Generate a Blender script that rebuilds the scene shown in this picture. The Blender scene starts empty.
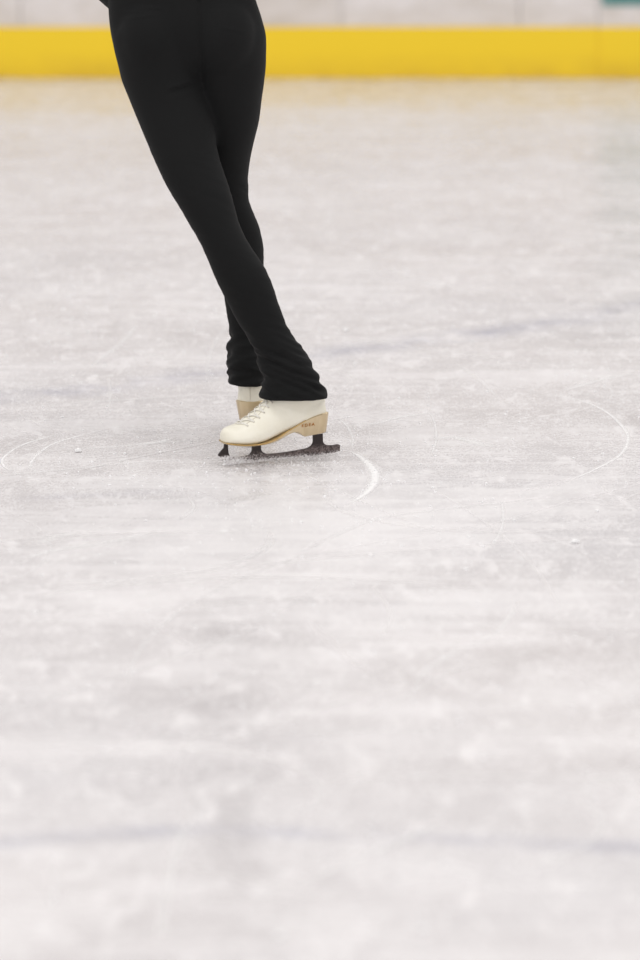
import bpy, bmesh, math, random
from mathutils import Vector, Matrix
from mathutils.bvhtree import BVHTree
from mathutils import noise as mnoise
random.seed(7)
SC = bpy.context.scene
COL = SC.collection

# ------------------------------------------------------------------ camera
F = 3700.0                      # focal length in pixels of a 640x960 frame
H = 1.68                        # camera height
PITCH = math.radians(11.8)
cam_d = bpy.data.cameras.new('camera')
cam = bpy.data.objects.new('camera', cam_d)
COL.objects.link(cam)
cam.location = (0, 0, H)
cam.rotation_euler = (math.radians(90) - PITCH, 0, 0)
cam_d.sensor_fit = 'VERTICAL'
cam_d.sensor_height = 36.0
cam_d.lens = F * 36.0 / 960.0
cam_d.clip_end = 200
cam_d.dof.use_dof = True
cam_d.dof.focus_distance = 8.48
cam_d.dof.aperture_fstop = cam_d.lens / 1000.0 / 0.062   # 62 mm wide aperture
cam_d.dof.aperture_blades = 9
SC.camera = cam

# ------------------------------------------------------------------ light
world = bpy.data.worlds.new('rink_light'); SC.world = world
world.use_nodes = True
wn = world.node_tree.nodes; wl = world.node_tree.links
bg = wn['Background']
bg.inputs[0].default_value = (1.0, 0.983, 0.985, 1)
bg.inputs[1].default_value = 0.80
def area(name, loc, sx, sy, watt, rot=(0, 0, 0)):
    l = bpy.data.lights.new(name, 'AREA'); l.shape = 'RECTANGLE'
    l.size = sx; l.size_y = sy; l.energy = watt; l.color = (1, 0.985, 0.96)
    o = bpy.data.objects.new(name, l); COL.objects.link(o)
    o.location = loc; o.rotation_euler = rot
    return o
for lx in (-5, 0, 5):
    for ly in (1.5, 7.0, 13.0):
        area('ceiling_lamp', (lx, ly, 7.5), 2.4, 1.0, 62)
SC.view_settings.view_transform = 'Standard'
SC.view_settings.look = 'None'
SC.view_settings.gamma = 1.0
SC.view_settings.use_curve_mapping = False
SC.view_settings.exposure = 0.0

# ------------------------------------------------------------------ helpers
CP, SP = math.cos(PITCH), math.sin(PITCH)
def ray(px, py):
    u = (px - 320) / F; v = (480 - py) / F
    return Vector((u, CP + v * SP, -SP + v * CP))
def ground(px, py, z=0.0):
    r = ray(px, py); t = (z - H) / r.z
    return Vector((r.x * t, r.y * t, z))
def at(px, py, D):
    r = ray(px, py); t = D / r.y
    return Vector((r.x * t, D, H + r.z * t))

def link(name, me, mat=None, parent=None):
    o = bpy.data.objects.new(name, me); COL.objects.link(o)
    if mat is not None: me.materials.append(mat)
    if parent is not None: o.parent = parent
    return o
def mesh_of(bm, name='mesh', smooth=True):
    me = bpy.data.meshes.new(name)
    bmesh.ops.recalc_face_normals(bm, faces=bm.faces)
    bm.to_mesh(me); bm.free()
    if smooth:
        for p in me.polygons: p.use_smooth = True
    return me
def tag(o, label=None, cat=None, group=None, kind=None):
    if label: o['label'] = label
    if cat: o['category'] = cat
    if group: o['group'] = group
    if kind: o['kind'] = kind
    return o
def loft(bm, rings, cap=True):
    vs = [[bm.verts.new(p) for p in r] for r in rings]
    n = len(vs[0])
    for a, b in zip(vs, vs[1:]):
        for i in range(n):
            bm.faces.new((a[i], a[(i + 1) % n], b[(i + 1) % n], b[i]))
    if cap:
        bm.faces.new(vs[0]); bm.faces.new(list(reversed(vs[-1])))
def ellipsoid(bm, c, r, rot=None, seg=28):
    m = Matrix.Translation(c) @ (rot.to_4x4() if rot else Matrix.Identity(4)) @ Matrix.Diagonal((r[0], r[1], r[2], 1))
    bmesh.ops.create_uvsphere(bm, u_segments=seg, v_segments=seg // 2, radius=1, matrix=m)
def tube(bm, pts, rads, seg=12, cap=True):
    pts = [Vector(p) for p in pts]
    rings = []
    up = Vector((0.13, 0.31, 0.94)).normalized()
    for i, p in enumerate(pts):
        d = (pts[min(i + 1, len(pts) - 1)] - pts[max(i - 1, 0)]).normalized()
        s = d.cross(up)
        if s.length < 1e-4: s = d.cross(Vector((1, 0, 0)))
        s.normalize(); t = d.cross(s)
        r = rads[i] if isinstance(rads, (list, tuple)) else rads
        ra, rb = r if isinstance(r, tuple) else (r, r)
        rings.append([p + s * math.cos(a) * ra + t * math.sin(a) * rb
                      for a in [2 * math.pi * k / seg for k in range(seg)]])
    loft(bm, rings, cap)
def interp(tab, x):
    """catmull-rom through rows (x, a, b, ...)"""
    n = len(tab)
    if x <= tab[0][0]: return list(tab[0][1:])
    if x >= tab[-1][0]: return list(tab[-1][1:])
    for i in range(n - 1):
        if tab[i][0] <= x <= tab[i + 1][0]: break
    p1, p2 = tab[i], tab[i + 1]
    p0 = tab[i - 1] if i > 0 else p1
    p3 = tab[i + 2] if i + 2 < n else p2
    h = p2[0] - p1[0]; t = (x - p1[0]) / h
    out = []
    for k in range(1, len(p1)):
        m1 = (p2[k] - p0[k]) / (p2[0] - p0[0]) * h if p2[0] != p0[0] else 0
        m2 = (p3[k] - p1[k]) / (p3[0] - p1[0]) * h if p3[0] != p1[0] else 0
        t2, t3 = t * t, t * t * t
        out.append((2*t3-3*t2+1)*p1[k] + (t3-2*t2+t)*m1 + (-2*t3+3*t2)*p2[k] + (t3-t2)*m2)
    return out
def union(bm, voxel, smooth_it=2, name='mesh', factor=0.5):
    """fuse overlapping closed volumes into one continuous skin"""
    me = mesh_of(bm, name)
    tmp = bpy.data.objects.new('tmp', me); COL.objects.link(tmp)
    r = tmp.modifiers.new('r', 'REMESH'); r.mode = 'VOXEL'; r.voxel_size = voxel; r.adaptivity = 0
    if smooth_it:
        s = tmp.modifiers.new('s', 'SMOOTH'); s.factor = factor; s.iterations = smooth_it
    dg = bpy.context.evaluated_depsgraph_get()
    out = bpy.data.meshes.new_from_object(tmp.evaluated_get(dg), depsgraph=dg)
    bpy.data.objects.remove(tmp)
    for p in out.polygons: p.use_smooth = True
    out.name = name
    return out

# ------------------------------------------------------------------ materials
def mat(name, col, rough=0.6, metal=0.0, spec=0.5, **kw):
    m = bpy.data.materials.new(name); m.use_nodes = True
    b = m.node_tree.nodes['Principled BSDF']
    b.inputs['Base Color'].default_value = (*col, 1)
    b.inputs['Roughness'].default_value = rough
    b.inputs['Metallic'].default_value = metal
    b.inputs['Specular IOR Level'].default_value = spec
    for k, v in kw.items(): b.inputs[k].default_value = v
    return m
class N:
    def __init__(s, m):
        s.t = m.node_tree; s.b = s.t.nodes['Principled BSDF']
    def new(s, typ, **kw):
        n = s.t.nodes.new(typ)
        for k, v in kw.items(): setattr(n, k, v)
        return n
    def link(s, a, b): s.t.links.new(a, b)
    def coord(s, scale=(1, 1, 1), rot=(0, 0, 0), out='Object'):
        c = s.new('ShaderNodeTexCoord'); mp = s.new('ShaderNodeMapping')
        mp.inputs['Scale'].default_value = scale; mp.inputs['Rotation'].default_value = rot
        s.link(c.outputs[out], mp.inputs[0]); return mp.outputs[0]
    def noise(s, vec, scale, detail=4, rough=0.55, dist=0.0):
        n = s.new('ShaderNodeTexNoise'); s.link(vec, n.inputs['Vector'])
        n.inputs['Scale'].default_value = scale; n.inputs['Detail'].default_value = detail
        n.inputs['Roughness'].default_value = rough; n.inputs['Distortion'].default_value = dist
        return n.outputs['Fac']
    def rng(s, v, a, b, c=0.0, d=1.0):
        n = s.new('ShaderNodeMapRange'); s.link(v, n.inputs[0])
        for i, x in enumerate((a, b, c, d)): n.inputs[i + 1].default_value = x
        return n.outputs[0]
    def math(s, op, a, b):
        n = s.new('ShaderNodeMath', operation=op)
        for i, x in enumerate((a, b)):
            if isinstance(x, (int, float)): n.inputs[i].default_value = x
            else: s.link(x, n.inputs[i])
        return n.outputs[0]
    def mix(s, f, a, b):
        n = s.new('ShaderNodeMix', data_type='RGBA')
        if isinstance(f, (int, float)): n.inputs[0].default_value = f
        else: s.link(f, n.inputs[0])
        for i, x in ((6, a), (7, b)):
            if isinstance(x, tuple): n.inputs[i].default_value = (*x, 1)
            else: s.link(x, n.inputs[i])
        return n.outputs[2]
    def bump(s, h, strength, dist):
        n = s.new('ShaderNodeBump'); n.inputs['Strength'].default_value = strength
        n.inputs['Distance'].default_value = dist
        s.link(h, n.inputs['Height']); s.link(n.outputs[0], s.b.inputs['Normal'])

# ice: worn white ice, scuffed swathes, snowy speckle
ICE = mat('ice', (0.7, 0.68, 0.67), 0.3, 0, 0.3); n = N(ICE)
o1 = n.coord((0.55, 1.0, 1), (0, 0, math.radians(6)))
o2 = n.coord((1, 1, 1))
big = n.noise(o1, 2.2, 5, 0.6, 0.6)
mid = n.noise(n.coord((1.2, 0.7, 1), (0, 0, math.radians(-25))), 6.0, 5, 0.62, 0.8)
streak = n.noise(n.coord((0.2, 1.3, 1), (0, 0, math.radians(16))), 9, 4, 0.6, 1.0)
fine = n.noise(o2, 210, 3, 0.65)
fine2 = n.noise(o2, 70, 4, 0.7)
tint = n.noise(o1, 0.9, 3, 0.5)
base = n.mix(n.rng(tint, 0.35, 0.65), (0.578, 0.536, 0.530), (0.565, 0.540, 0.552))
w = n.math('ADD', n.rng(big, 0.34, 0.72, 0.04, 0.30), n.rng(mid, 0.38, 0.74, 0.03, 0.22))
w = n.math('ADD', w, n.rng(streak, 0.48, 0.74, 0, 0.28))
sp_amt = n.rng(mid, 0.36, 0.62, 0.3, 1.0)
sp = n.math('MULTIPLY', n.rng(fine, 0.50, 0.62, 0, 0.75), sp_amt)
sp2 = n.math('MULTIPLY', n.rng(fine2, 0.52, 0.64, 0, 0.65), sp_amt)
w = n.math('ADD', w, n.math('ADD', sp, sp2))
puff = n.math('MULTIPLY', n.rng(n.noise(n.coord((1.5, 0.6, 1), (0, 0, 0.5)), 13, 3, 0.6, 0.5), 0.56, 0.72), n.rng(fine2, 0.38, 0.58, 0.3, 1.0))
w = n.math('ADD', w, n.math('MULTIPLY', puff, 0.8))
# dry snow thrown up where skaters brake: (pixel on the photo, half length, half width in metres, turn, amount)
for px, py, ra, rb, tn, am in [(290, 505, 0.62, 0.60, 10, 0.42), (250, 560, 0.55, 0.40, 0, 0.40), (420, 520, 0.60, 0.22, 20, 0.32), (480, 605, 0.70, 0.16, 22, 0.28),
                               (200, 665, 0.60, 0.12, 22, 0.26), (470, 640, 0.5, 0.10, 26, 0.26), (330, 745, 1.0, 0.09, 0, 0.24), (520, 700, 0.5, 0.08, 14, 0.26), (60, 610, 0.5, 0.16, 10, 0.24),
                               (90, 425, 0.45, 0.16, 14, 0.30), (480, 372, 0.7, 0.22, 12, 0.28), (450, 440, 0.22, 0.13, 0, 0.34), (400, 420, 0.16, 0.2, 30, 0.30), (300, 900, 1.2, 0.40, 0, 0.22),
                               (320, 126, 3.2, 0.55, 0, 0.16), (380, 195, 1.4, 0.4, 0, 0.18), (60, 365, 0.5, 0.2, 20, 0.25), (300, 290, 1.2, 0.35, 8, 0.18), (600, 480, 0.30, 0.2, 10, 0.2)]:
    g = ground(px, py)
    mp = n.new('ShaderNodeMapping', vector_type='TEXTURE'); tc = n.new('ShaderNodeTexCoord')
    n.link(tc.outputs['Object'], mp.inputs[0])
    mp.inputs['Location'].default_value = (g.x, g.y, 0); mp.inputs['Rotation'].default_value = (0, 0, math.radians(tn)); mp.inputs['Scale'].default_value = (ra * 1.5, rb * 1.5, 1)
    ln = n.new('ShaderNodeVectorMath', operation='LENGTH'); n.link(mp.outputs[0], ln.inputs[0])
    mr = n.new('ShaderNodeMapRange', interpolation_type='SMOOTHSTEP')
    n.link(ln.outputs['Value'], mr.inputs[0]); mr.inputs[1].default_value = 1.0; mr.inputs[2].default_value = 0.0; mr.inputs[3].default_value = 0; mr.inputs[4].default_value = am * 0.95
    w = n.math('ADD', w, n.math('MULTIPLY', mr.outputs[0], n.rng(streak, 0.3, 0.6, 0.45, 1.0)))
vo = n.new('ShaderNodeTexVoronoi'); n.link(o2, vo.inputs['Vector']); vo.inputs['Scale'].default_value = 48
dots = n.math('MULTIPLY', n.rng(vo.outputs['Distance'], 0.22, 0.08), n.rng(n.noise(o2, 9, 3, 0.6), 0.46, 0.60))
vo2 = n.new('ShaderNodeTexVoronoi'); n.link(o2, vo2.inputs['Vector']); vo2.inputs['Scale'].default_value = 17
dots2 = n.math('MULTIPLY', n.rng(vo2.outputs['Distance'], 0.17, 0.09), n.rng(n.noise(o2, 5, 3, 0.6), 0.47, 0.58))
grain = n.math('MULTIPLY', n.rng(n.noise(o2, 130, 2, 0.6), 0.60, 0.68), n.rng(n.noise(o2, 6, 3, 0.6), 0.42, 0.6))
spots = n.math('MINIMUM', n.math('ADD', n.math('ADD', n.math('MULTIPLY', dots, 0.9), n.math('MULTIPLY', dots2, 0.8)), n.math('MULTIPLY', grain, 0.6)), 1.0)
w = n.math('MINIMUM', w, 1.0)
n.link(n.mix(spots, n.mix(w, base, (0.815, 0.788, 0.786)), (0.93, 0.915, 0.91)), n.b.inputs['Base Color'])
n.link(n.rng(w, 0, 0.9, 0.12, 0.42), n.b.inputs['Roughness'])
n.link(n.rng(w, 0, 0.9, 0.58, 0.20), n.b.inputs['Specular IOR Level'])
n.bump(n.math('ADD', n.math('MULTIPLY', fine2, 0.7), fine), 0.12, 0.0010)

# skate marks: loose white snow, broken up, feathered at the edges
def mark_mat(name, col, edge, lo, hi, nscale, top):
    m = mat(name, col, 0.35, 0, 0.5); q = N(m)
    uv = q.new('ShaderNodeUVMap', uv_map='UVMap'); am = q.new('ShaderNodeUVMap', uv_map='amount')
    s1 = q.new('ShaderNodeSeparateXYZ'); q.link(uv.outputs[0], s1.inputs[0])
    s2 = q.new('ShaderNodeSeparateXYZ'); q.link(am.outputs[0], s2.inputs[0])
    v = q.math('ABSOLUTE', q.math('SUBTRACT', s1.outputs[1], 0.5), 0.0)
    e = q.rng(v, 0.5, 0.5 - edge)
    nz = q.rng(q.noise(q.coord(), nscale, 4, 0.7), lo, hi)
    a = q.math('MULTIPLY', q.math('MULTIPLY', e, nz), q.math('MULTIPLY', s2.outputs[0], top))
    q.link(a, q.b.inputs['Alpha'])
    return m
MARK = mark_mat('skate_mark', (0.97, 0.955, 0.95), 0.46, 0.18, 0.54, 130, 1.1)
SWEEP = mark_mat('swept_snow', (0.90, 0.885, 0.88), 0.5, 0.22, 0.58, 45, 0.95)
PAINT = mark_mat('painted_line', (0.46, 0.47, 0.58), 0.5, 0.36, 0.72, 5, 0.55)

YEL = mat('kickplate', (0.80, 0.55, 0.028), 0.45, 0, 0.3); n = N(YEL)
z = n.new('ShaderNodeSeparateXYZ'); n.link(n.coord(), z.inputs[0])
low = n.rng(z.outputs[2], 0.13, 0.03)
scuff = n.math('MULTIPLY', low, n.rng(n.noise(n.coord((1, 1, 2.5)), 5, 6, 0.65), 0.35, 0.65, 0.25, 1.0))
n.link(n.mix(scuff, (0.97, 0.68, 0.030), (0.80, 0.53, 0.035)), n.b.inputs['Base Color'])
BOARD = mat('board_panel', (0.70, 0.65, 0.62), 0.4, 0, 0.4); n = N(BOARD)
sm = n.noise(n.coord((1.0, 1, 2.2)), 3.2, 7, 0.68, 0.5)
n.link(n.mix(n.rng(sm, 0.34, 0.66), (0.655, 0.60, 0.55), (0.84, 0.80, 0.795)), n.b.inputs['Base Color'])
SEAM = mat('panel_seam', (0.68, 0.63, 0.60), 0.7)
SEAM2 = mat('kickplate_seam', (0.68, 0.45, 0.02), 0.6)
RAIL = mat('cap_rail', (0.75, 0.74, 0.73), 0.4)
HALL = mat('hall_wall', (0.72, 0.71, 0.70), 0.8)
TEAL = mat('teal_panel', (0.10, 0.27, 0.26), 0.45)
TEALB = mat('panel_border', (0.20, 0.42, 0.41), 0.45)

FAB = mat('black_stretch_fabric', (0.0072, 0.0074, 0.0076), 0.85, 0, 0.20); n = N(FAB)
n.b.inputs['Sheen Weight'].default_value = 0.018
n.b.inputs['Sheen Roughness'].default_value = 0.45
n.bump(n.noise(n.coord(), 900, 2, 0.6), 0.15, 0.0006)
JAC = mat('black_jacket_fabric', (0.012, 0.012, 0.012), 0.8, 0, 0.3)
SKIN = mat('skin', (0.62, 0.40, 0.31), 0.55, 0, 0.4)
HAIR = mat('brown_hair', (0.06, 0.03, 0.018), 0.5, 0, 0.4)
EYE = mat('eye_white', (0.85, 0.85, 0.82), 0.2)
IRIS = mat('iris', (0.05, 0.03, 0.02), 0.2)
LIP = mat('lips', (0.5, 0.2, 0.18), 0.5)
LEA = mat('ivory_leather', (0.80, 0.76, 0.665), 0.42, 0, 0.35); n = N(LEA)
n.link(n.mix(n.rng(n.noise(n.coord(), 22, 4, 0.6), 0.4, 0.65), (0.87, 0.83, 0.70), (0.91, 0.875, 0.76)), n.b.inputs['Base Color'])
n.bump(n.noise(n.coord(), 260, 3, 0.6), 0.08, 0.0008)
GOLD = mat('pearl_gold_sole', (0.56, 0.43, 0.26), 0.28, 0.85, 0.5); n = N(GOLD)
n.link(n.mix(n.rng(n.noise(n.coord((1, 1, 0.3)), 60, 3, 0.6), 0.35, 0.7), (0.63, 0.51, 0.33), (0.68, 0.56, 0.38)), n.b.inputs['Base Color'])
GOLDE = mat('gold_welt', (0.62, 0.40, 0.14), 0.4, 0.5, 0.5)
INK = mat('amber_lettering', (0.42, 0.16, 0.012), 0.4, 0.3)
LACE = mat('cream_lace', (0.82, 0.79, 0.72), 0.8)
EYEL = mat('eyelet_metal', (0.52, 0.47, 0.39), 0.35, 0.7)
SEAML = mat('leather_seam', (0.62, 0.57, 0.47), 0.7)
SNOW = mat('snow', (0.93, 0.92, 0.92), 0.8, 0, 0.2, **{'Subsurface Weight': 0.2})
SNOW.node_tree.nodes['Principled BSDF'].inputs['Subsurface Radius'].default_value = (0.003, 0.003, 0.003)
STEEL = mat('frosted_dark_steel', (0.05, 0.05, 0.05), 0.38, 0.85); n = N(STEEL)
z = n.new('ShaderNodeSeparateXYZ'); n.link(n.coord(), z.inputs[0])
fz = n.math('ADD', n.rng(z.outputs[2], 0.013, 0.001, 0, 0.24), n.rng(z.outputs[0], 0.02, 0.22, 0, 0.16))
fz = n.math('ADD', fz, n.rng(z.outputs[0], 0.19, 0.22, 0, 0.14))
fz = n.math('ADD', fz, n.rng(z.outputs[2], 0.02, 0.03, 0.0, -0.6))
fr = n.rng(n.math('ADD', n.noise(n.coord(), 330, 4, 0.7), fz), 0.66, 0.80)
dust = n.math('MULTIPLY', n.rng(n.noise(n.coord(), 240, 4, 0.7), 0.42, 0.60), n.rng(z.outputs[2], 0.028, 0.016))
steel = n.mix(dust, (0.045, 0.037, 0.036), (0.25, 0.205, 0.195))
n.link(n.mix(fr, steel, (0.80, 0.77, 0.77)), n.b.inputs['Base Color'])
n.link(n.rng(fr, 0, 1, 0.8, 0.0), n.b.inputs['Metallic'])
n.link(n.rng(fr, 0, 1, 0.34, 0.8), n.b.inputs['Roughness'])
PLATE = mat('bright_steel_plate', (0.62, 0.62, 0.62), 0.25, 0.95)

# ------------------------------------------------------------------ ice sheet with its marks
DB = 17.12                                    # distance of the rink boards
bm = bmesh.new()
uvl = bm.loops.layers.uv.new('UVMap'); aml = bm.loops.layers.uv.new('amount')
vs = [bm.verts.new(p) for p in ((-14, -4, 0), (14, -4, 0), (14, DB + 0.1, 0), (-14, DB + 0.1, 0))]
bm.faces.new(vs).material_index = 0
zc = [0.0003]
def spline(pts, step=0.03):
    P = [Vector(p) for p in pts]; out = []
    for i in range(len(P) - 1):
        p0 = P[max(i - 1, 0)]; p1 = P[i]; p2 = P[i + 1]; p3 = P[min(i + 2, len(P) - 1)]
        k = max(2, int((p2 - p1).length / step))
        for j in range(k):
            t = j / k
            out.append(0.5 * ((2 * p1) + (p2 - p0) * t + (2 * p0 - 5 * p1 + 4 * p2 - p3) * t * t
                              + (-p0 + 3 * p1 - 3 * p2 + p3) * t ** 3))
    out.append(P[-1]); return out
def ribbon(pts, width, amount, mi=1, taper=True):
    zc[0] += 0.000004
    if mi == 1 and not callable(width): width *= 1.3
    pts = spline(pts, 0.03 if mi == 1 else 0.12); m = len(pts)
    L = 0; prev = None; row = []
    for i, p in enumerate(pts):
        d = (pts[min(i + 1, m - 1)] - pts[max(i - 1, 0)]); d.z = 0; d.normalize()
        s = Vector((-d.y, d.x, 0)); t = i / (m - 1)
        w = width(t) if callable(width) else width
        if i: L += (p - pts[i - 1]).length
        a = amount * (min(1, 5 * t, 5 * (1 - t)) if taper else 1)
        c = Vector((p.x, p.y, zc[0]))
        cur = (bm.verts.new(c + s * w / 2), bm.verts.new(c - s * w / 2), L, a)
        if prev:
            f = bm.faces.new((prev[0], prev[1], cur[1], cur[0])); f.material_index = mi
            for lp, (u, v, aa) in zip(f.loops, ((prev[2], 1, prev[3]), (prev[2], 0, prev[3]), (cur[2], 0, cur[3]), (cur[2], 1, cur[3]))):
                lp[uvl].uv = (u, v); lp[aml].uv = (aa, 0)
        prev = cur
def gpx(*pp): return [ground(x, y) for x, y in pp]
# painted hockey lines showing through the ice
ribbon(gpx((-260, 425), (0, 398), (130, 384), (240, 367), (330, 353), (480, 333), (640, 308), (900, 262)), 0.24, 0.75, 3, False)
ribbon(gpx((-200, 870), (0, 843), (100, 834), (250, 832), (400, 837), (640, 848), (900, 862)), 0.10, 0.72, 3, False)
ribbon(gpx((0, 500), (60, 497), (120, 494), (190, 490)), 0.10, 0.25, 3)
# traced edges seen in the photograph
M = 1
ribbon(gpx((339, 451), (352, 452), (366, 461), (375, 474), (372, 486), (362, 496), (346, 505), (330, 512)),
       lambda t: 0.010 + 0.030 * math.sin(math.pi * min(1, t * 1.1)) ** 1.3, 1.35, M)
for pp, w, a in [
    ([(480, 384), (520, 388), (555, 395), (585, 402), (608, 413), (625, 430), (628, 441), (620, 455), (600, 467), (570, 480), (535, 489), (495, 494)], 0.012, 1.0),
    ([(424, 405), (432, 416), (436, 430), (435, 445), (428, 462)], 0.009, 0.8),
    ([(335, 416), (347, 426), (353, 440), (350, 452)], 0.010, 0.8),
    ([(300, 552), (340, 533), (380, 518), (430, 511), (500, 503), (560, 496)], 0.016, 0.8),
    ([(502, 500), (503, 522), (497, 538), (486, 552)], 0.010, 0.9),
    ([(70, 432), (44, 438), (20, 446), (5, 456), (2, 463), (9, 470), (26, 475)], 0.011, 1.0),
    ([(112, 428), (88, 434), (55, 443), (36, 456), (30, 466), (33, 475)], 0.011, 1.0),
    ([(-30, 478), (60, 470), (130, 463), (217, 458)], 0.016, 0.8),
    ([(60, 450), (110, 447), (160, 443), (200, 440)], 0.018, 0.8),
    ([(184, 495), (193, 503), (192, 511), (178, 520)], 0.012, 0.8),
    ([(10, 562), (60, 549), (110, 542), (160, 531)], 0.022, 0.9),
    ([(415, 695), (421, 674), (450, 655), (495, 634), (520, 600)], 0.010, 0.9),
    ([(380, 640), (390, 610), (370, 585)], 0.009, 0.6),
    ([(452, 362), (476, 377), (500, 400)], 0.012, 0.8),
    ([(385, 262), (410, 277), (470, 290), (540, 296)], 0.02, 0.8),
    ([(88, 368), (112, 350), (128, 336), (138, 322)], 0.016, 0.8),
    ([(108, 375), (110, 395), (109, 412)], 0.010, 0.6),
    ([(170, 404), (200, 411), (225, 420)], 0.012, 0.7),
    ([(430, 440), (455, 437), (475, 443), (500, 448)], 0.05, 0.8),
    ([(340, 420), (370, 424), (400, 417), (440, 412)], 0.03, 0.8),
    ([(130, 445), (160, 442), (172, 438)], 0.035, 0.9),
    ([(35, 545), (60, 536), (85, 532)], 0.05, 0.7),
    ([(560, 392), (600, 380), (640, 372)], 0.03, 0.8),
    ([(48, 850), (55, 880), (50, 910)], 0.012, 0.7)]:
    ribbon(gpx(*pp), w, a, M)
# the many fainter edges of earlier skaters
rs = random.Random(11)
for i in range(230):
    D = 4.6 + 12.3 * rs.random() ** 1.1; X = rs.uniform(-0.12, 0.12) * D * 1.3
    R = rs.choice((rs.uniform(0.25, 0.9), rs.uniform(1.5, 6), rs.uniform(3, 14))); a0 = rs.uniform(0, 6.283)
    arc = rs.uniform(0.3, 1.6) / R
    arc = min(arc, 3.2)
    c = Vector((X - R * math.cos(a0), D - R * math.sin(a0), 0))
    k = 9
    pts = [c + Vector((R * math.cos(a0 + arc * (j / (k - 1) - 0.5)), R * math.sin(a0 + arc * (j / (k - 1) - 0.5)), 0)) for j in range(k)]
    if max(p.y for p in pts) > DB - 0.1: continue
    ribbon(pts, rs.choice((0.004, 0.006, 0.006, 0.009, 0.02)), rs.uniform(0.25, 0.75), M)
me = bpy.data.meshes.new('ice'); bm.to_mesh(me); bm.free()
floor = link('floor', me)
for m in (ICE, MARK, SWEEP, PAINT): me.materials.append(m)
tag(floor, 'white scuffed ice sheet covered in skate marks', None, None, 'structure')

# ------------------------------------------------------------------ rink boards
def box(bm, x0, x1, y0, y1, z0, z1):
    vv = [bm.verts.new((x, y, z)) for x in (x0, x1) for y in (y0, y1) for z in (z0, z1)]
    for f in ((0, 1, 3, 2), (4, 6, 7, 5), (0, 4, 5, 1), (2, 3, 7, 6), (0, 2, 6, 4), (1, 5, 7, 3)):
        bm.faces.new([vv[i] for i in f])
def xb(px): return at(px, 40, DB).x
seams = [xb(p) for p in (-620, -300, 21, 341, 519, 598, 940, 1260)]
bm = bmesh.new()
edges = [-9.0] + seams + [9.0]
for a, b in zip(edges, edges[1:]):
    box(bm, a + 0.0018, b - 0.0018, DB, DB + 0.05, 0.0, 1.05)
wb = link('wall_back', mesh_of(bm, 'boards', False), BOARD); tag(wb, 'off-white smudged rink board panels above the yellow kickplate', kind='structure')
bm = bmesh.new(); box(bm, -9, 9, DB + 0.052, DB + 0.07, 0, 1.05)
o = link('backing', mesh_of(bm, 'backing', False), SEAM, wb)
kz = at(320, 27, DB).z
bm = bmesh.new()
kp = [-9.0, xb(-500), xb(598), 9.0]
for a, b in zip(kp, kp[1:]):
    box(bm, a + 0.0004, b - 0.0004, DB - 0.014, DB - 0.0005, 0.001, kz)
bmesh.ops.bevel(bm, geom=[e for e in bm.edges], offset=0.003, segments=2, affect='EDGES')
t1 = link('trim_1', mesh_of(bm, 'kickplate', False), YEL); tag(t1, 'yellow plastic kickplate along the foot of the rink boards', kind='structure')
bm = bmesh.new(); box(bm, -9, 9, DB - 0.03, DB + 0.09, 1.052, 1.09)
t2 = link('trim_2', mesh_of(bm, 'cap_rail', False), RAIL); tag(t2, 'pale cap rail on top of the rink boards', kind='structure')
bm = bmesh.new(); box(bm, -14, 14, DB + 5, DB + 5.2, 0, 6.0)
t3 = link('wall_hall', mesh_of(bm, 'hall', False), HALL); tag(t3, 'plain pale hall wall beyond the rink boards', kind='structure')
bm = bmesh.new(); box(bm, -14, 14, DB + 0.1, DB + 5.2, -0.1, -0.001)
t4 = link('floor_walkway', mesh_of(bm, 'walk', False), HALL); tag(t4, 'grey walkway behind the rink boards', kind='structure')
# teal advert panel on the boards
p = at(602, 5.5, DB)
bm = bmesh.new(); box(bm, p.x, p.x + 1.2, DB - 0.006, DB - 0.0005, p.z, p.z + 0.3)
sg = link('advert_panel', mesh_of(bm, 'advert', False), TEAL)
tag(sg, 'teal advert panel fixed to the white rink boards at upper right', 'sign')
bm = bmesh.new()
x0, x1, z0, z1, t = p.x + 0.015, p.x + 1.185, p.z + 0.0, p.z + 0.3, 0.010
box(bm, x0, x0 + t, DB - 0.008, DB - 0.0062, z0 + 0.01, z1 - 0.01)
o = link('border', mesh_of(bm, 'border', False), TEALB, sg)

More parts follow.
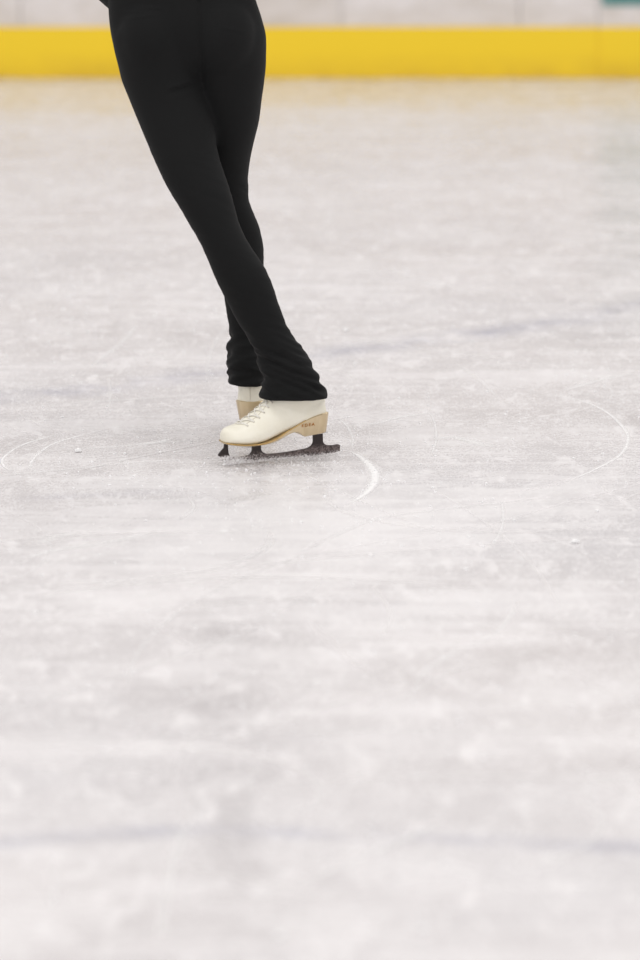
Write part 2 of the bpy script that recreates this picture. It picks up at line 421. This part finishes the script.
# ------------------------------------------------------------------ skates
K = 1.08
def build_skate(person, side, M4):
    """side=+1: outer side is local +y.  local x runs heel to toe, z up."""
    def put(name, me, mt, parent, lab=None):
        if side < 0:
            for v in me.vertices: v.co.y = -v.co.y
            me.flip_normals()
        o = link(name, me, mt, parent)
        if lab: o['label'] = lab
        return o
    def sx(s):                       # heel counter tucked in a little
        return s + 0.0065 * max(0.0, 1 - max(s, 0) / 0.1)
    # --- upper
    #      s      zbot   ztop   halfwidth
    foot = [(0.000, 0.088, 0.108, 0.012), (0.004, 0.080, 0.125, 0.022), (0.012, 0.076, 0.140, 0.0290),
            (0.030, 0.074, 0.150, 0.0330), (0.060, 0.074, 0.155, 0.0345), (0.095, 0.070, 0.152, 0.0350),
            (0.130, 0.058, 0.143, 0.0375), (0.150, 0.051, 0.1300, 0.0400), (0.172, 0.047, 0.1120, 0.0425),
            (0.195, 0.047, 0.0975, 0.0425), (0.213, 0.049, 0.0910, 0.0390), (0.226, 0.051, 0.0880, 0.0335),
            (0.2345, 0.052, 0.0845, 0.0265), (0.2395, 0.054, 0.0800, 0.0175), (0.2415, 0.058, 0.0740, 0.0090)]
    bm = bmesh.new(); rings = []
    for i in range(91):
        u = i / 90; s = 0.2415 * (0.5 - 0.5 * math.cos(math.pi * u))
        zb, zt, w = interp(foot, s)
        ring = []
        bend = 0.004 * math.sin(max(0, s - 0.08) * 12)       # slight inward curve of the last
        for k in range(40):
            a = 2 * math.pi * k / 40; c, sn = math.cos(a), math.sin(a)
            e = 0.62 if sn < 0 else 0.85
            y = w * math.copysign(abs(c) ** e, c)
            zz = (zb + zt) / 2
            low = zb + (zt - zb) * 0.36
            z = low + ((zt - low) * abs(sn) ** 1.0 if sn > 0 else -(low - zb) * abs(sn) ** 0.5)
            if sn > 0: y *= 1 - 0.22 * sn * (s > 0.1) 
            ring.append((sx(s) * K, y - bend, z))
        rings.append(ring)
    loft(bm, rings)
    shaft = [(0.075, 0.003, 0.145, 0.029), (0.100, 0.002, 0.153, 0.0315), (0.122, -0.001, 0.149, 0.035), (0.140, 0.0, 0.140, 0.038),
             (0.155, 0.008, 0.126, 0.036), (0.172, 0.016, 0.112, 0.034)]
    rings = []
    for i in range(40):
        z = 0.076 + (0.172 - 0.076) * i / 39
        b, f, w = interp(shaft, z); ring = []
        for k in range(48):
            a = 2 * math.pi * k / 48; c, sn = math.cos(a), math.sin(a)
            x = (b + f) / 2 + (f - b) / 2 * c
            # narrower towards the instep
            y = w * math.copysign(abs(sn) ** 0.9, sn) * (1 - 0.22 * max(0, c))
            ring.append((sx(x) * K, y, z))
        rings.append(ring)
    loft(bm, rings)
    me = union(bm, 0.0022, 6, 'boot')
    bv = BVHTree.FromPolygons([v.co.copy() for v in me.vertices], [tuple(p.vertices) for p in me.polygons])
    boot = put('ice_skate', me, LEA, person,
               'ivory skate pointing left, outer side showing' if side > 0 else 'ivory skate seen from behind its heel')
    boot.matrix_local = M4
    # --- gold sole and heel
    #       s      zb      zt     widen
    sole = [(-0.003, 0.0570, 0.1010, 0), (0.004, 0.0560, 0.1035, 0), (0.030, 0.0550, 0.1010, 0), (0.050, 0.0535, 0.0960, 0), (0.062, 0.0530, 0.0915, 0),
            (0.068, 0.0560, 0.0890, 0), (0.078, 0.0635, 0.0845, 0), (0.092, 0.0665, 0.0775, 0), (0.108, 0.0615, 0.0700, 0), (0.124, 0.0540, 0.0610, 0),
            (0.142, 0.0485, 0.0535, 0), (0.165, 0.0460, 0.0490, 0), (0.195, 0.0465, 0.0495, 0), (0.220, 0.0490, 0.0518, 0),
            (0.2350, 0.0510, 0.0535, 0), (0.2425, 0.0525, 0.0550, 0)]
    def sole_w(s):
        w = interp(foot, max(0.0, min(0.2415, s)))[2]
        if s < 0.07:
            h = 0.0345 * max(0.03, 1 - ((0.030 - min(s, 0.030)) / 0.0345) ** 2.8) ** 0.40
            t = max(0, min(1, (s - 0.05) / 0.02)); w = h * (1 - t) + w * t
        if s > 0.213: w = 0.0395 * math.sqrt(max(0.04, 1 - ((s - 0.205) / 0.0385) ** 2)) + 0.0003
        return w + 0.0018
    bm = bmesh.new(); rings = []
    N_ = 120
    for i in range(N_ + 1):
        u = i / N_; s = -0.0012 + 0.2437 * (0.5 - 0.5 * math.cos(math.pi * u))
        zb, zt = interp(sole, s)[:2]
        w = sole_w(s)
        bend = 0.004 * math.sin(max(0, s - 0.08) * 12)
        heel = max(0, min(1, (0.085 - s) / 0.03))
        wb_ = w * (1 - 0.20 * heel) - 0.0005
        xs = s - (0 if s > 0.03 else 0.0)
        xb_ = s + (0.004 * heel if s < 0.03 else 0)
        c = 0.0012
        prof = [(-wb_ + c, zb, xb_), (wb_ - c, zb, xb_), (wb_, zb + c, xb_), (w, zt - c, xs), (w - c * 1.2, zt, xs),
                (-w + c * 1.2, zt, xs), (-w, zt - c, xs), (-wb_, zb + c, xb_)]
        rings.append([(sx(x) * K, y - bend, z) for y, z, x in prof])
    loft(bm, rings)
    me = mesh_of(bm, 'sole', True)
    so = put('sole', me, GOLD, boot, 'pearl gold sole and stacked heel')
    sm_ = so.modifiers.new('e', 'EDGE_SPLIT'); sm_.split_angle = math.radians(40)
    # darker gold welt line
    bm = bmesh.new()
    for sy in (1, -1):
        pts = []
        for i in range(60):
            s = 0.062 + (0.240 - 0.062) * i / 59
            zb, zt = interp(sole, s)[:2]; w = sole_w(s) - 0.0018
            bend = 0.004 * math.sin(max(0, s - 0.08) * 12)
            pts.append((sx(s) * K, sy * (w + 0.0018) - bend, zt + 0.0002))
        tube(bm, pts, 0.0011, 6)
    put('welt', mesh_of(bm, 'welt'), GOLDE, boot, 'amber welt edge')
    # --- blade
    def sweep(x0, z0, x1, z1, n=7, up=True):
        """concave quarter curve from a level bar into an upright neck (or back down)"""
        o = []
        for k in range(n + 1):
            t = k / n * math.pi / 2
            if up: o.append((x0 + (x1 - x0) * math.sin(t), z0 + (z1 - z0) * (1 - math.cos(t))))
            else: o.append((x0 + (x1 - x0) * (1 - math.cos(t)), z0 + (z1 - z0) * math.sin(t)))
        return o
    top1 = [(-0.0285, 0.0185), (-0.024, 0.0205), (-0.012, 0.0195)] + sweep(-0.006, 0.0200, 0.0115, 0.0340) + [(0.0115, 0.0530), (0.0330, 0.0530)] \
        + sweep(0.0330, 0.0340, 0.055, 0.0185, up=False) + [(0.080, 0.0165), (0.110, 0.0155), (0.132, 0.0158)] \
        + sweep(0.136, 0.0162, 0.1555, 0.0320) + [(0.1555, 0.0460), (0.1745, 0.0460)] + sweep(0.1745, 0.0320, 0.189, 0.0175, up=False)
    prof = [(-0.0285, 0.0040)] + top1 + [(0.200, 0.0165), (0.215, 0.0170)] + sweep(0.218, 0.0175, 0.2300, 0.0330) + [(0.2305, 0.0500), (0.2385, 0.0505), (0.2395, 0.0415), (0.2460, 0.0350), (0.2530, 0.0270), (0.2520, 0.0235), (0.2490, 0.0240), (0.2485, 0.0180), (0.2455, 0.0180), (0.2450, 0.0120), (0.2415, 0.0125), (0.2395, 0.0050),
            (0.2320, 0.0015), (0.200, 0.0003), (0.150, 0.0), (0.100, 0.0), (0.050, 0.0), (0.010, 0.0006), (-0.015, 0.0018)]
    bm = bmesh.new()
    def slab(prof, hw, chf=0.0006):
        a = [bm.verts.new((x * K, -hw, z)) for x, z in prof]
        b = [bm.verts.new((x * K, hw, z)) for x, z in prof]
        fa = bm.faces.new(a); fb = bm.faces.new(list(reversed(b)))
        m = len(prof)
        for i in range(m): bm.faces.new((a[i], b[i], b[(i + 1) % m], a[(i + 1) % m]))
        bm.normal_update()
        bmesh.ops.triangulate(bm, faces=[fa, fb])
    slab(prof, 0.0021)
    # thicker carrier above the runner
    slab([(-0.0275, 0.0085)] + [(x, z - 0.0006) for x, z in top1] + [(0.205, 0.0158), (0.205, 0.0085), (0.10, 0.0072), (0.0, 0.0076)], 0.0034)
    bl = put('blade', mesh_of(bm, 'blade', False), STEEL, boot, 'dark steel blade with toe pick, frosted with snow')
    bm = bmesh.new()
    def plate(s0, s1, z0, z1, hw):
        box(bm, s0 * K, s1 * K, -hw, hw, z0, z1)
    plate(0.006, 0.050, 0.0530, 0.0552, 0.018)
    put('mounting_plate', mesh_of(bm, 'plate', False), PLATE, boot, 'bright steel mounting plate')
    bm = bmesh.new()
    plate(0.135, 0.230, 0.0440, 0.0468, 0.022)
    me = mesh_of(bm, 'plate', False)
    for v in me.vertices:
        if v.co.x > 0.2: v.co.z += 0.0045
    put('mounting_plate', me, PLATE, boot, 'bright steel mounting plate')
    # rivets in the stanchion
    # --- snow stuck on the toe of the blade
    bm = bmesh.new(); r2 = random.Random(3 + side)
    for i in range(46):
        s = r2.uniform(0.195, 0.2440); zz = r2.uniform(0.002, 0.018 if s > 0.228 else 0.011)
        for sy in (1, -1):
            ellipsoid(bm, (s * K, sy * r2.uniform(0.001, 0.004), zz), (r2.uniform(.001, .0032), .0016, r2.uniform(.001, .0028)), None, 8)
    for i in range(40):
        s = r2.uniform(0.06, 0.21); zz = r2.uniform(0.0005, 0.004)
        ellipsoid(bm, (s * K, r2.choice((1, -1)) * 0.0034, zz), (r2.uniform(.001, .004), .0010, r2.uniform(.0005, .0015)), None, 8)
    o = put('packed_snow', mesh_of(bm, 'packed_snow'), SNOW, boot); o['kind'] = 'stuff'
    # --- eyelets, laces, facing seam
    eye = [(0.1990, 0.0955), (0.1850, 0.1030), (0.1720, 0.1110), (0.1600, 0.1215), (0.1490, 0.1320), (0.1400, 0.1420)]
    def surf(s, z, sy, off=0.0):
        h = bv.ray_cast(Vector((s * K, sy * 0.2, z)), Vector((0, -sy, 0)))
        if h[0] is None:
            h = bv.find_nearest(Vector((s * K, sy * 0.02, z)))
        p, nn = h[0], h[1]
        return p + nn * off, nn
    pos = {}
    for sy in (1, -1):
        for i, (s, z) in enumerate(eye):
            s2, z2 = s - 0.007, z - 0.005
            pos[(i, sy)] = surf(s2, z2, sy, 0.0002)
    fix = (lambda v: Vector((v.x, v.y, v.z)))
    for sy in (1, -1):
        for i in range(len(eye)):
            p, nn = pos[(i, sy)]
            q = nn.to_track_quat('Z', 'Y').to_matrix().to_4x4()
            bm = bmesh.new()
            rings = []
            for j in range(14):
                a = 2 * math.pi * j / 14
                d = Vector((math.cos(a), math.sin(a), 0))
                rings.append([Matrix.Translation(p) @ q @ (d * (0.0013 + 0.0006 * math.cos(b)) + Vector((0, 0, 0.0005 * math.sin(b)))) for b in [k * math.pi / 3 for k in range(6)]])
            rings.append(rings[0]); loft(bm, rings, False)
            bmesh.ops.remove_doubles(bm, verts=bm.verts, dist=1e-6)
            put('eyelet', mesh_of(bm, 'eyelet'), EYEL, boot)
    bm = bmesh.new()
    def over(a, b, lift=0.0008):
        pts = []
        for j in range(15):
            t = j / 14; p = a.lerp(b, t)
            mid_ = Vector((0, 0, 1)) * 0.03 * math.sin(math.pi * t) + Vector((1, 0, 0)) * 0.025 * math.sin(math.pi * t)
            h = bv.find_nearest(p + mid_)
            pts.append(h[0] + h[1] * (0.0006 + lift * math.sin(math.pi * t) ** 0.5))
        tube(bm, pts, [(0.0022, 0.0008)] * len(pts), 8)
    for i in range(len(eye) - 1):
        over(pos[(i, 1)][0], pos[(i + 1, -1)][0]); over(pos[(i, -1)][0], pos[(i + 1, 1)][0], 0.0014)
    over(pos[(0, 1)][0], pos[(0, -1)][0])
    put('laces', mesh_of(bm, 'laces'), LACE, boot)
    # facing edge (thin leather roll just in front of eyelets) and vamp seam
    bm = bmesh.new()
    for sy in (1, -1):
        pts = []
        for j in range(40):
            t = j / 39; k = t * (len(eye) - 1); i = min(int(k), len(eye) - 2); f = k - i
            s = eye[i][0] * (1 - f) + eye[i + 1][0] * f - 0.003; z = eye[i][1] * (1 - f) + eye[i + 1][1] * f - 0.003
            pts.append(surf(s, z, sy, 0.0003)[0])
        tube(bm, pts, 0.0006, 6)
        put('facing_seam', mesh_of(bm, 'facing_seam'), SEAML, boot); bm = bmesh.new()
    # back seam
    pts = []
    for j in range(16):
        z = 0.106 + 0.06 * j / 15
        h = bv.ray_cast(Vector((-0.1, 0, z)), Vector((1, 0, 0)))
        if h[0]: pts.append(h[0] + h[1] * 0.0001)
    tube(bm, pts, 0.0006, 6)
    put('back_seam', mesh_of(bm, 'back_seam'), SEAML, boot)
    # --- heel lettering on both sides
    if True:
        sbm = so.data; sv = BVHTree.FromPolygons([(v.co.x, v.co.y * side, v.co.z) for v in sbm.vertices], [tuple(p.vertices) for p in sbm.polygons])
    for sy in (1, -1):
        cu = bpy.data.curves.new('lettering', 'FONT'); cu.body = 'EDEA'
        cu.size = 0.0098; cu.extrude = 0.0004; cu.align_x = 'CENTER'; cu.align_y = 'CENTER'; cu.space_character = 1.4
        cu.offset = 0.00005
        to = bpy.data.objects.new('lettering', cu); COL.objects.link(to)
        dg = bpy.context.evaluated_depsgraph_get()
        tm = bpy.data.meshes.new_from_object(to.evaluated_get(dg), depsgraph=dg)
        bpy.data.objects.remove(to)
        tm.name = 'lettering'
        for v in tm.vertices: v.co.x *= 1.15
        # letter plane: x right, y up -> skate side
        cx, cz = 0.059 * K, 0.0800
        yy = 0.0
        if sy > 0: R = Matrix(((-1, 0, 0), (0, 0, 1), (0, 1, 0)))
        else: R = Matrix(((1, 0, 0), (0, 0, -1), (0, 1, 0)))
        tm.materials.clear()
        T = Matrix.Translation((cx, yy, cz)) @ R.to_4x4()
        if side < 0:                       # put() mirrors, so pre-mirror the word to keep it readable
            T = T @ Matrix.Diagonal((-1, 1, 1, 1))
        tm.transform(T)
        for v in tm.vertices:
            h = sv.ray_cast(Vector((v.co.x, sy * 0.2, v.co.z)), Vector((0, -sy, 0)))
            if h[0]: v.co.y = h[0].y + (v.co.y * sy + 0.0004) * sy
        if side < 0: tm.flip_normals()
        put('lettering', tm, INK, boot, 'amber letters on the gold heel')
    return boot

# ------------------------------------------------------------------ skater
PD = 8.42
hip = at(187, 0, PD)
person = bpy.data.objects.new('person', None); COL.objects.link(person)
person.empty_display_size = 0.2
tag(person, 'person in black leggings and ivory skates gliding on the ice, legs crossed, seen from behind', 'person')
# left foot frame (front skate, toe to the left)
T = ground(227.5, 466.0)
dirh = Vector((-0.253, -0.120, 0)).normalized()
pt = math.atan2(0.005, 0.28)
X = (dirh * math.cos(pt) + Vector((0, 0, -math.sin(pt)))).normalized()
Y = Vector((0, 0, 1)).cross(X).normalized(); Z = X.cross(Y)
OL = T - X * (0.232 * K) + Vector((0, 0, 0.0015))
ML = Matrix(((X.x, Y.x, Z.x, OL.x), (X.y, Y.y, Z.y, OL.y), (X.z, Y.z, Z.z, OL.z), (0, 0, 0, 1)))
# right foot frame (rear skate, toe away from the camera)
OR = ground(250.0, 445.5)
Xr = Vector((0.09, 1, 0)).normalized(); Yr = Vector((0, 0, 1)).cross(Xr)
OR = Vector((OR.x, OR.y, 0.0))
MR = Matrix(((Xr.x, Yr.x, 0, OR.x), (Xr.y, Yr.y, 0, OR.y), (0, 0, 1, OR.z), (0, 0, 0, 1)))
person.location = (hip.x, PD, 0)
PW = Matrix.Translation(person.location)
PI_ = PW.inverted()
build_skate(person, 1, PI_ @ ML)
build_skate(person, -1, PI_ @ MR)

DLh = (ML @ Vector((0.078 * K, 0, 0.15))).y
DRh = (MR @ Vector((0.076 * K, 0, 0.15))).y
#        y    left  right  half-depth  distance
def dl(y): 
    t = max(0, min(1, (y - 60) / 270)); t = t * t * (3 - 2 * t) if t < 1 else 1
    return PD - .02 + (DLh - PD + .02) * t - 0.03 * math.sin(math.pi * t)
def dr(y):
    t = max(0, min(1, (y - 60) / 270)); t = t * t * (3 - 2 * t)
    return PD + (DRh - PD) * t + 0.02 * math.sin(math.pi * t)
LL = [(30, 111, 197, .100), (50, 114, 200, .104), (68, 118.5, 203, .100), (80, 121.5, 205, .096), (100, 129.5, 210, .092), (120, 137.5, 213.5, .088),
      (151, 150.5, 217.6, .080), (170, 159, 223, .074), (189, 168.5, 229.7, .069), (207, 179.5, 234.5, .064), (226, 190.5, 240, .060), (245.5, 201.5, 250, .058),
      (268, 211, 265, .058), (285, 218.5, 272.5, .055), (305, 229, 279, .049), (318, 235.5, 284, .046), (332, 244.5, 291, .045), (348, 253.5, 302, .048),
      (357, 258, 308, .050), (364, 258, 312.5, .053), (374, 261.5, 318, .055), (381, 262.5, 322, .057), (388, 261, 325, .059), (392, 259.5, 327, .060), (396.5, 259, 328, .060)]
LL = [t + (dl(t[0]),) for t in LL]
RR = [(30, 186, 266, .100), (50, 188, 266.5, .104), (68, 189, 266, .100), (82, 192, 264.5, .096), (100, 196, 262, .092), (120, 199, 259.5, .086),
      (154, 203, 251.2, .074), (172, 205, 248.5, .066), (187, 206, 247.6, .060), (201, 208, 249, .058), (214, 210, 254, .060), (226.5, 212, 259, .061), (247, 216, 263.5, .060),
      (263, 219, 263.8, .056), (280, 222, 263.5, .051), (296, 224, 263, .047), (312, 226.5, 262, .046), (328, 229, 262, .050), (338, 229, 264, .058),
      (345, 227.5, 265, .066), (352, 228.5, 266, .074), (360, 226.3, 268, .080), (367, 227.5, 269, .085), (371, 226.6, 269, .088), (376, 228, 270, .090), (380.5, 228.5, 270, .090)]
RR = [t + (dr(t[0]),) for t in RR]
def leg(bm, tab, wr, seed):
    y0, y1 = tab[0][0], tab[-1][0]; nr = 200
    for_r = []
    for i in range(nr + 1):
        y = y0 + (y1 - y0) * i / nr
        l, r, hd, D = interp(tab, y)
        a = at(l, y, D); b = at(r, y, D)
        c = (a + b) / 2; hw = (b.x - a.x) / 2
        ring = []
        for k in range(64):
            t = 2 * math.pi * k / 64
            e = 1 - 0.22 * max(0, min(1, (y - y1 + 60) / 50))
            ct, st = math.cos(t), math.sin(t)
            p = Vector((c.x + hw * math.copysign(abs(ct) ** e, ct), c.y + hd * math.copysign(abs(st) ** e, st), c.z))
            am = wr(y)
            if am > 0:
                f = mnoise.noise(Vector((p.x * 9 + seed, p.y * 9, p.z * 50 + 1.6 * math.sin(t + seed)))) 
                f = 1 - 2 * abs(f)                       # ridged folds
                f2 = mnoise.noise(Vector((p.x * 22, p.y * 22 + seed, p.z * 120)))
                d = am * (0.0085 * (f - 0.55) + 0.0030 * f2)
                p.x += d * math.cos(t); p.y += d * math.sin(t)
            ring.append(p)
        for_r.append(ring)
    loft(bm, for_r)
def wL(y): return max(0.10, min(1.0, (y - 315) / 38)) * (0.5 if y > 389 else 1)
def wR(y):
    k = math.exp(-((y - 188) / 6.0) ** 2) * 0.9
    return max(0.10, k, min(1.0, (y - 322) / 14))
bm = bmesh.new()
leg(bm, LL, wL, 1.3); leg(bm, RR, wR, 6.1)
PEL = [(-60, 118, 238, .082), (-45, 114, 244, .088), (-20, 109.5, 251, .100), (0, 108, 256, .108), (20, 109, 262.5, .115), (40, 112, 266, .112), (55, 118, 264, .100), (66, 130, 255, .080), (74, 150, 238, .050)]
rings = []
for i in range(80):
    y = -60 + 134 * i / 79
    l, r, hd = interp(PEL, y); a = at(l, y, PD); b = at(r, y, PD); c = (a + b) / 2; hw = (b.x - a.x) / 2
    rings.append([(c.x + hw * math.cos(t), PD + hd * math.copysign(abs(math.sin(t)) ** 0.9, math.sin(t)), c.z) for t in [2 * math.pi * k / 72 for k in range(72)]])
loft(bm, rings)
for px, rx in ((152, .078), (223, .078)):
    ellipsoid(bm, at(px, 38, PD - 0.040), (rx, .092, .100))
me = union(bm, 0.0032, 1, 'leggings')
b2 = bmesh.new(); b2.from_mesh(me)
vv = [v for v in b2.verts if v.co.z > 0.70]
for _ in range(45): bmesh.ops.smooth_vert(b2, verts=vv, factor=0.5, use_axis_x=True, use_axis_y=True, use_axis_z=True)
def to_px(co):
    d = co.y * CP - (co.z - H) * SP; v = co.y * SP + (co.z - H) * CP
    return 320 + F * co.x / d, 480 - F * v / d
for v in vv:
    if v.co.y > PD: continue
    x, y = to_px(v.co)
    t = (x - 166) / 38.0                                   # fold under the left buttock
    if -0.3 < t < 1.2:
        yl = 89 - 13 * t
        k = max(0, 1 - abs(2 * t - 1.0) ** 2.5)
        v.co.y += -0.0035 * k * math.exp(-((y - yl) / 2.6) ** 2) + 0.0045 * k * math.exp(-((y - yl - 4.5) / 2.6) ** 2)
    if 0 < y < 90:                                         # centre seam and cleft
        v.co.y += 0.0030 * math.exp(-((x - 199 - 0.05 * y) / 2.2) ** 2)
    for (x0, y0, sl, L) in ((128, 12, -0.10, 20), (140, 17, -0.14, 22), (150, 8, 0.05, 16), (235, 30, 0.2, 18)):   # small pulls in the cloth
        u = (x - x0) / L
        if abs(u) < 1: v.co.y -= 0.0016 * (1 - u * u) * math.exp(-((y - y0 - sl * (x - x0)) / 1.6) ** 2)
b2.to_mesh(me); b2.free()
me.transform(PI_)
leg_o = link('leggings', me, FAB, person); leg_o['label'] = 'black stretch leggings bunched over the skates'

# body (mostly above the picture), facing away from the camera
bm = bmesh.new()
cx = hip.x
S = lambda x, y, z: Vector((cx + x, PD + y, z))
def torso(bm, grow=0.0, z0=0.95, z1=1.47):
    tab = [(0.90, .150, .095, 0), (0.98, .150, .098, 0), (1.05, .135, .090, 0), (1.12, .122, .080, .0), (1.20, .128, .086, 0), (1.30, .145, .100, 0), (1.38, .160, .098, -.005), (1.44, .165, .082, -.01), (1.48, .120, .062, -.012), (1.51, .060, .052, -.005)]
    rings = []
    for i in range(50):
        z = z0 + (z1 - z0) * i / 49
        w, d, yo = interp(tab, z)
        rings.append([S((w + grow) * math.cos(t) - 0.01, (d + grow) * math.sin(t) + yo, z) for t in [2 * math.pi * k / 48 for k in range(48)]])
    loft(bm, rings)
# limb joints
shL, elL, wrL = S(-.165, -.01, 1.425), at(62, -66, PD + .06), at(141, 18, PD + .15)
shR, elR, wrR = S(.150, -.01, 1.425), S(.245, .03, 1.165), S(.10, .17, 1.07)
torso(bm, 0, 0.93, 1.505)
tube(bm, [S(-.01, -.005, 1.46), S(-.01, 0, 1.52), S(-.01, .012, 1.58)], [.058, .050, .052], 24)
hc = S(-.01, .03, 1.655)
ellipsoid(bm, hc, (.073, .090, .108)); ellipsoid(bm, hc + Vector((0, .030, -.045)), (.055, .060, .062))
tube(bm, [hc + Vector((0, .082, .020)), hc + Vector((0, .103, -.018)), hc + Vector((0, .086, -.028))], [.008, .014, .010], 10)
for s in (1, -1):
    ellipsoid(bm, hc + Vector((s * .073, .0, -.005)), (.008, .016, .030))
def hand(bm, w, d, palmn, s):
    d = d.normalized(); n_ = palmn.normalized(); sd = d.cross(n_).normalized() * s
    rot = Matrix((sd, d, n_)).transposed()
    ellipsoid(bm, w + d * .045, (.040, .055, .016), rot, 20)
    for i, (o, L) in enumerate(((.028, .068), (.010, .076), (-.009, .070), (-.027, .054))):
        b = w + d * .080 + sd * o
        tube(bm, [b - d * .02, b + d * L * .4, b + d * L * .75 - n_ * L * .22, b + d * L * .95 - n_ * L * .5], [.0095, .009, .008, .0065], 10)
    b = w + d * .02 + sd * .03
    tube(bm, [b, b + sd * .022 + d * .02, b + sd * .03 + d * .048 - n_ * .01], [.013, .010, .008], 10)
for a, b, c, s in ((shL, elL, wrL, 1), (shR, elR, wrR, -1)):
    tube(bm, [a, a.lerp(b, .3), a.lerp(b, .7), b, b.lerp(c, .3), b.lerp(c, .75), c, c + (c - b).normalized() * .03],
         [.046, .046, .038, .036, .038, .028, .025, .026], 20)
    hand(bm, c, (c - b).normalized() + Vector((0, -.25, -.1)), Vector((0, 1, .2)), s)
# legs under the leggings, ankles inside the boots
for tab in (LL, RR):
    pts = []; rr = []
    for y in range(40, 372, 6):
        l, r, hd, D = interp(tab, y); a = at(l, y, D); b = at(r, y, D)
        pts.append((a + b) / 2); rr.append(max(0.02, min((b.x - a.x) / 2, hd) * 0.86 - 0.014))
    tube(bm, pts, rr, 20)
ellipsoid(bm, at(187, 35, PD), (.135, .082, .10))
me = union(bm, 0.005, 3, 'body'); me.transform(PI_)
body = link('body', me, SKIN, person)
# face details
for s in (1, -1):
    bm = bmesh.new(); ellipsoid(bm, hc + Vector((s * .030, .081, .008)), (.013, .009, .008), None, 14)
    e = mesh_of(bm, 'eye'); e.transform(PI_); link('eye', e, EYE, body)
    bm = bmesh.new(); ellipsoid(bm, hc + Vector((s * .030, .0885, .008)), (.0055, .003, .0055), None, 12)
    e = mesh_of(bm, 'iris'); e.transform(PI_); link('iris', e, IRIS, body)
bm = bmesh.new(); ellipsoid(bm, hc + Vector((0, .090, -.056)), (.022, .006, .006), None, 14)
e = mesh_of(bm, 'mouth'); e.transform(PI_); link('mouth', e, LIP, body)
bm = bmesh.new()
ellipsoid(bm, hc + Vector((0, -.012, .014)), (.080, .090, .108)); ellipsoid(bm, hc + Vector((0, -.105, .045)), (.040, .035, .040))
e = union(bm, 0.005, 2, 'hair'); e.transform(PI_); link('hair', e, HAIR, person)
# jacket
bm = bmesh.new()
torso(bm, 0.012, 1.045, 1.485)
tube(bm, [S(-.01, -.005, 1.46), S(-.01, 0, 1.535)], [.066, .060], 24)
for a, b, c in ((shL, elL, wrL), (shR, elR, wrR)):
    tube(bm, [a, a.lerp(b, .3), a.lerp(b, .7), b, b.lerp(c, .3), b.lerp(c, .75), c],
         [.058, .058, .050, .048, .050, .040, .036], 24)
    ellipsoid(bm, b, (.049, .049, .049))
e = union(bm, 0.005, 3, 'jacket'); e.transform(PI_)
jk = link('jacket', e, JAC, person); jk['label'] = 'black long-sleeved jacket'

# ------------------------------------------------------------------ loose snow on the ice
bm = bmesh.new(); r3 = random.Random(5)
def crumb(p, r):
    m = Matrix.Translation((p.x, p.y, r * 0.25)) @ Matrix.Rotation(r3.uniform(0, 6), 4, 'Z') @ Matrix.Diagonal((r * r3.uniform(.7, 1.4), r * r3.uniform(.7, 1.2), r * r3.uniform(.6, 1.0), 1))
    bmesh.ops.create_icosphere(bm, subdivisions=1, radius=1, matrix=m)
k_ = 0
while k_ < 2300:
    D = r3.uniform(5.0, 13.0); X_ = r3.uniform(-.125, .125) * D
    d_ = mnoise.noise(Vector((X_ * 2.2, D * 1.4, 3.0))) + 0.4 * mnoise.noise(Vector((X_ * 7, D * 5, 9.0)))
    if r3.random() > 0.25 + 1.6 * max(0, d_): continue
    crumb(Vector((X_, D, 0)), 0.0011 + 0.0036 * r3.random() ** 2.6); k_ += 1
for i in range(420):                               # thicker around the skater's track
    p = ground(r3.gauss(300, 110), r3.gauss(470, 30)); crumb(p, 0.0009 + 0.0026 * r3.random() ** 2)
for i in range(160):                               # spray by the toe pick and along the blade
    p = ground(r3.uniform(222, 345), r3.uniform(461, 466)); crumb(Vector((p.x, p.y, 0)), 0.0006 + 0.0016 * r3.random() ** 2)
for px, py, r in ((372, 508, .003), (40, 658, .004), (500, 690, .004), (138, 438, .004), (487, 392, .004), (513, 440, .004), (207, 517, .003), (470, 310, .005), (610, 330, .005), (236, 574, .003), (358, 523, .003)):
    crumb(ground(px, py), r)
me = mesh_of(bm, 'snow_crumbs')
sc = link('snow_crumbs', me, SNOW)
tag(sc, 'loose white snow crumbs scattered over the ice around the skater', 'snow', None, 'stuff')

def lump(px, py, r, label, seed):
    b = bmesh.new(); bmesh.ops.create_icosphere(b, subdivisions=3, radius=1)
    for v in b.verts:
        k = 1 + 0.35 * mnoise.noise(v.co * 1.6 + Vector((seed, 0, 0))) + 0.12 * mnoise.noise(v.co * 4 + Vector((0, seed, 0)))
        v.co = Vector((v.co.x * r * k, v.co.y * r * k, max(v.co.z, -0.35) * r * k * 0.7))
    zmin = min(v.co.z for v in b.verts)
    for v in b.verts: v.co.z -= zmin
    o = link('snow_lump', mesh_of(b, 'snow_lump'), SNOW)
    p = ground(px, py); o.location = (p.x, p.y, 0.0006)
    tag(o, label, 'snow', 'small snow lumps on the ice')
lump(78, 452, .0080, 'small white snow lump on the ice, left of the skates', 1)
lump(575, 543, .0085, 'small white snow lump on the ice at far right, nearer the camera than the skates', 2)
lump(597, 512, .0045, 'tiny bright snow grain on the ice at far right, just behind another lump', 3)
lump(280, 938, .0062, 'blurred snow lump on the nearest ice, left one of two at the bottom', 4)
lump(423, 931, .0062, 'blurred snow lump on the nearest ice, right one of two at the bottom', 5)
lump(346, 331, .0075, 'small snow lump on the ice just right of the leggings', 6)
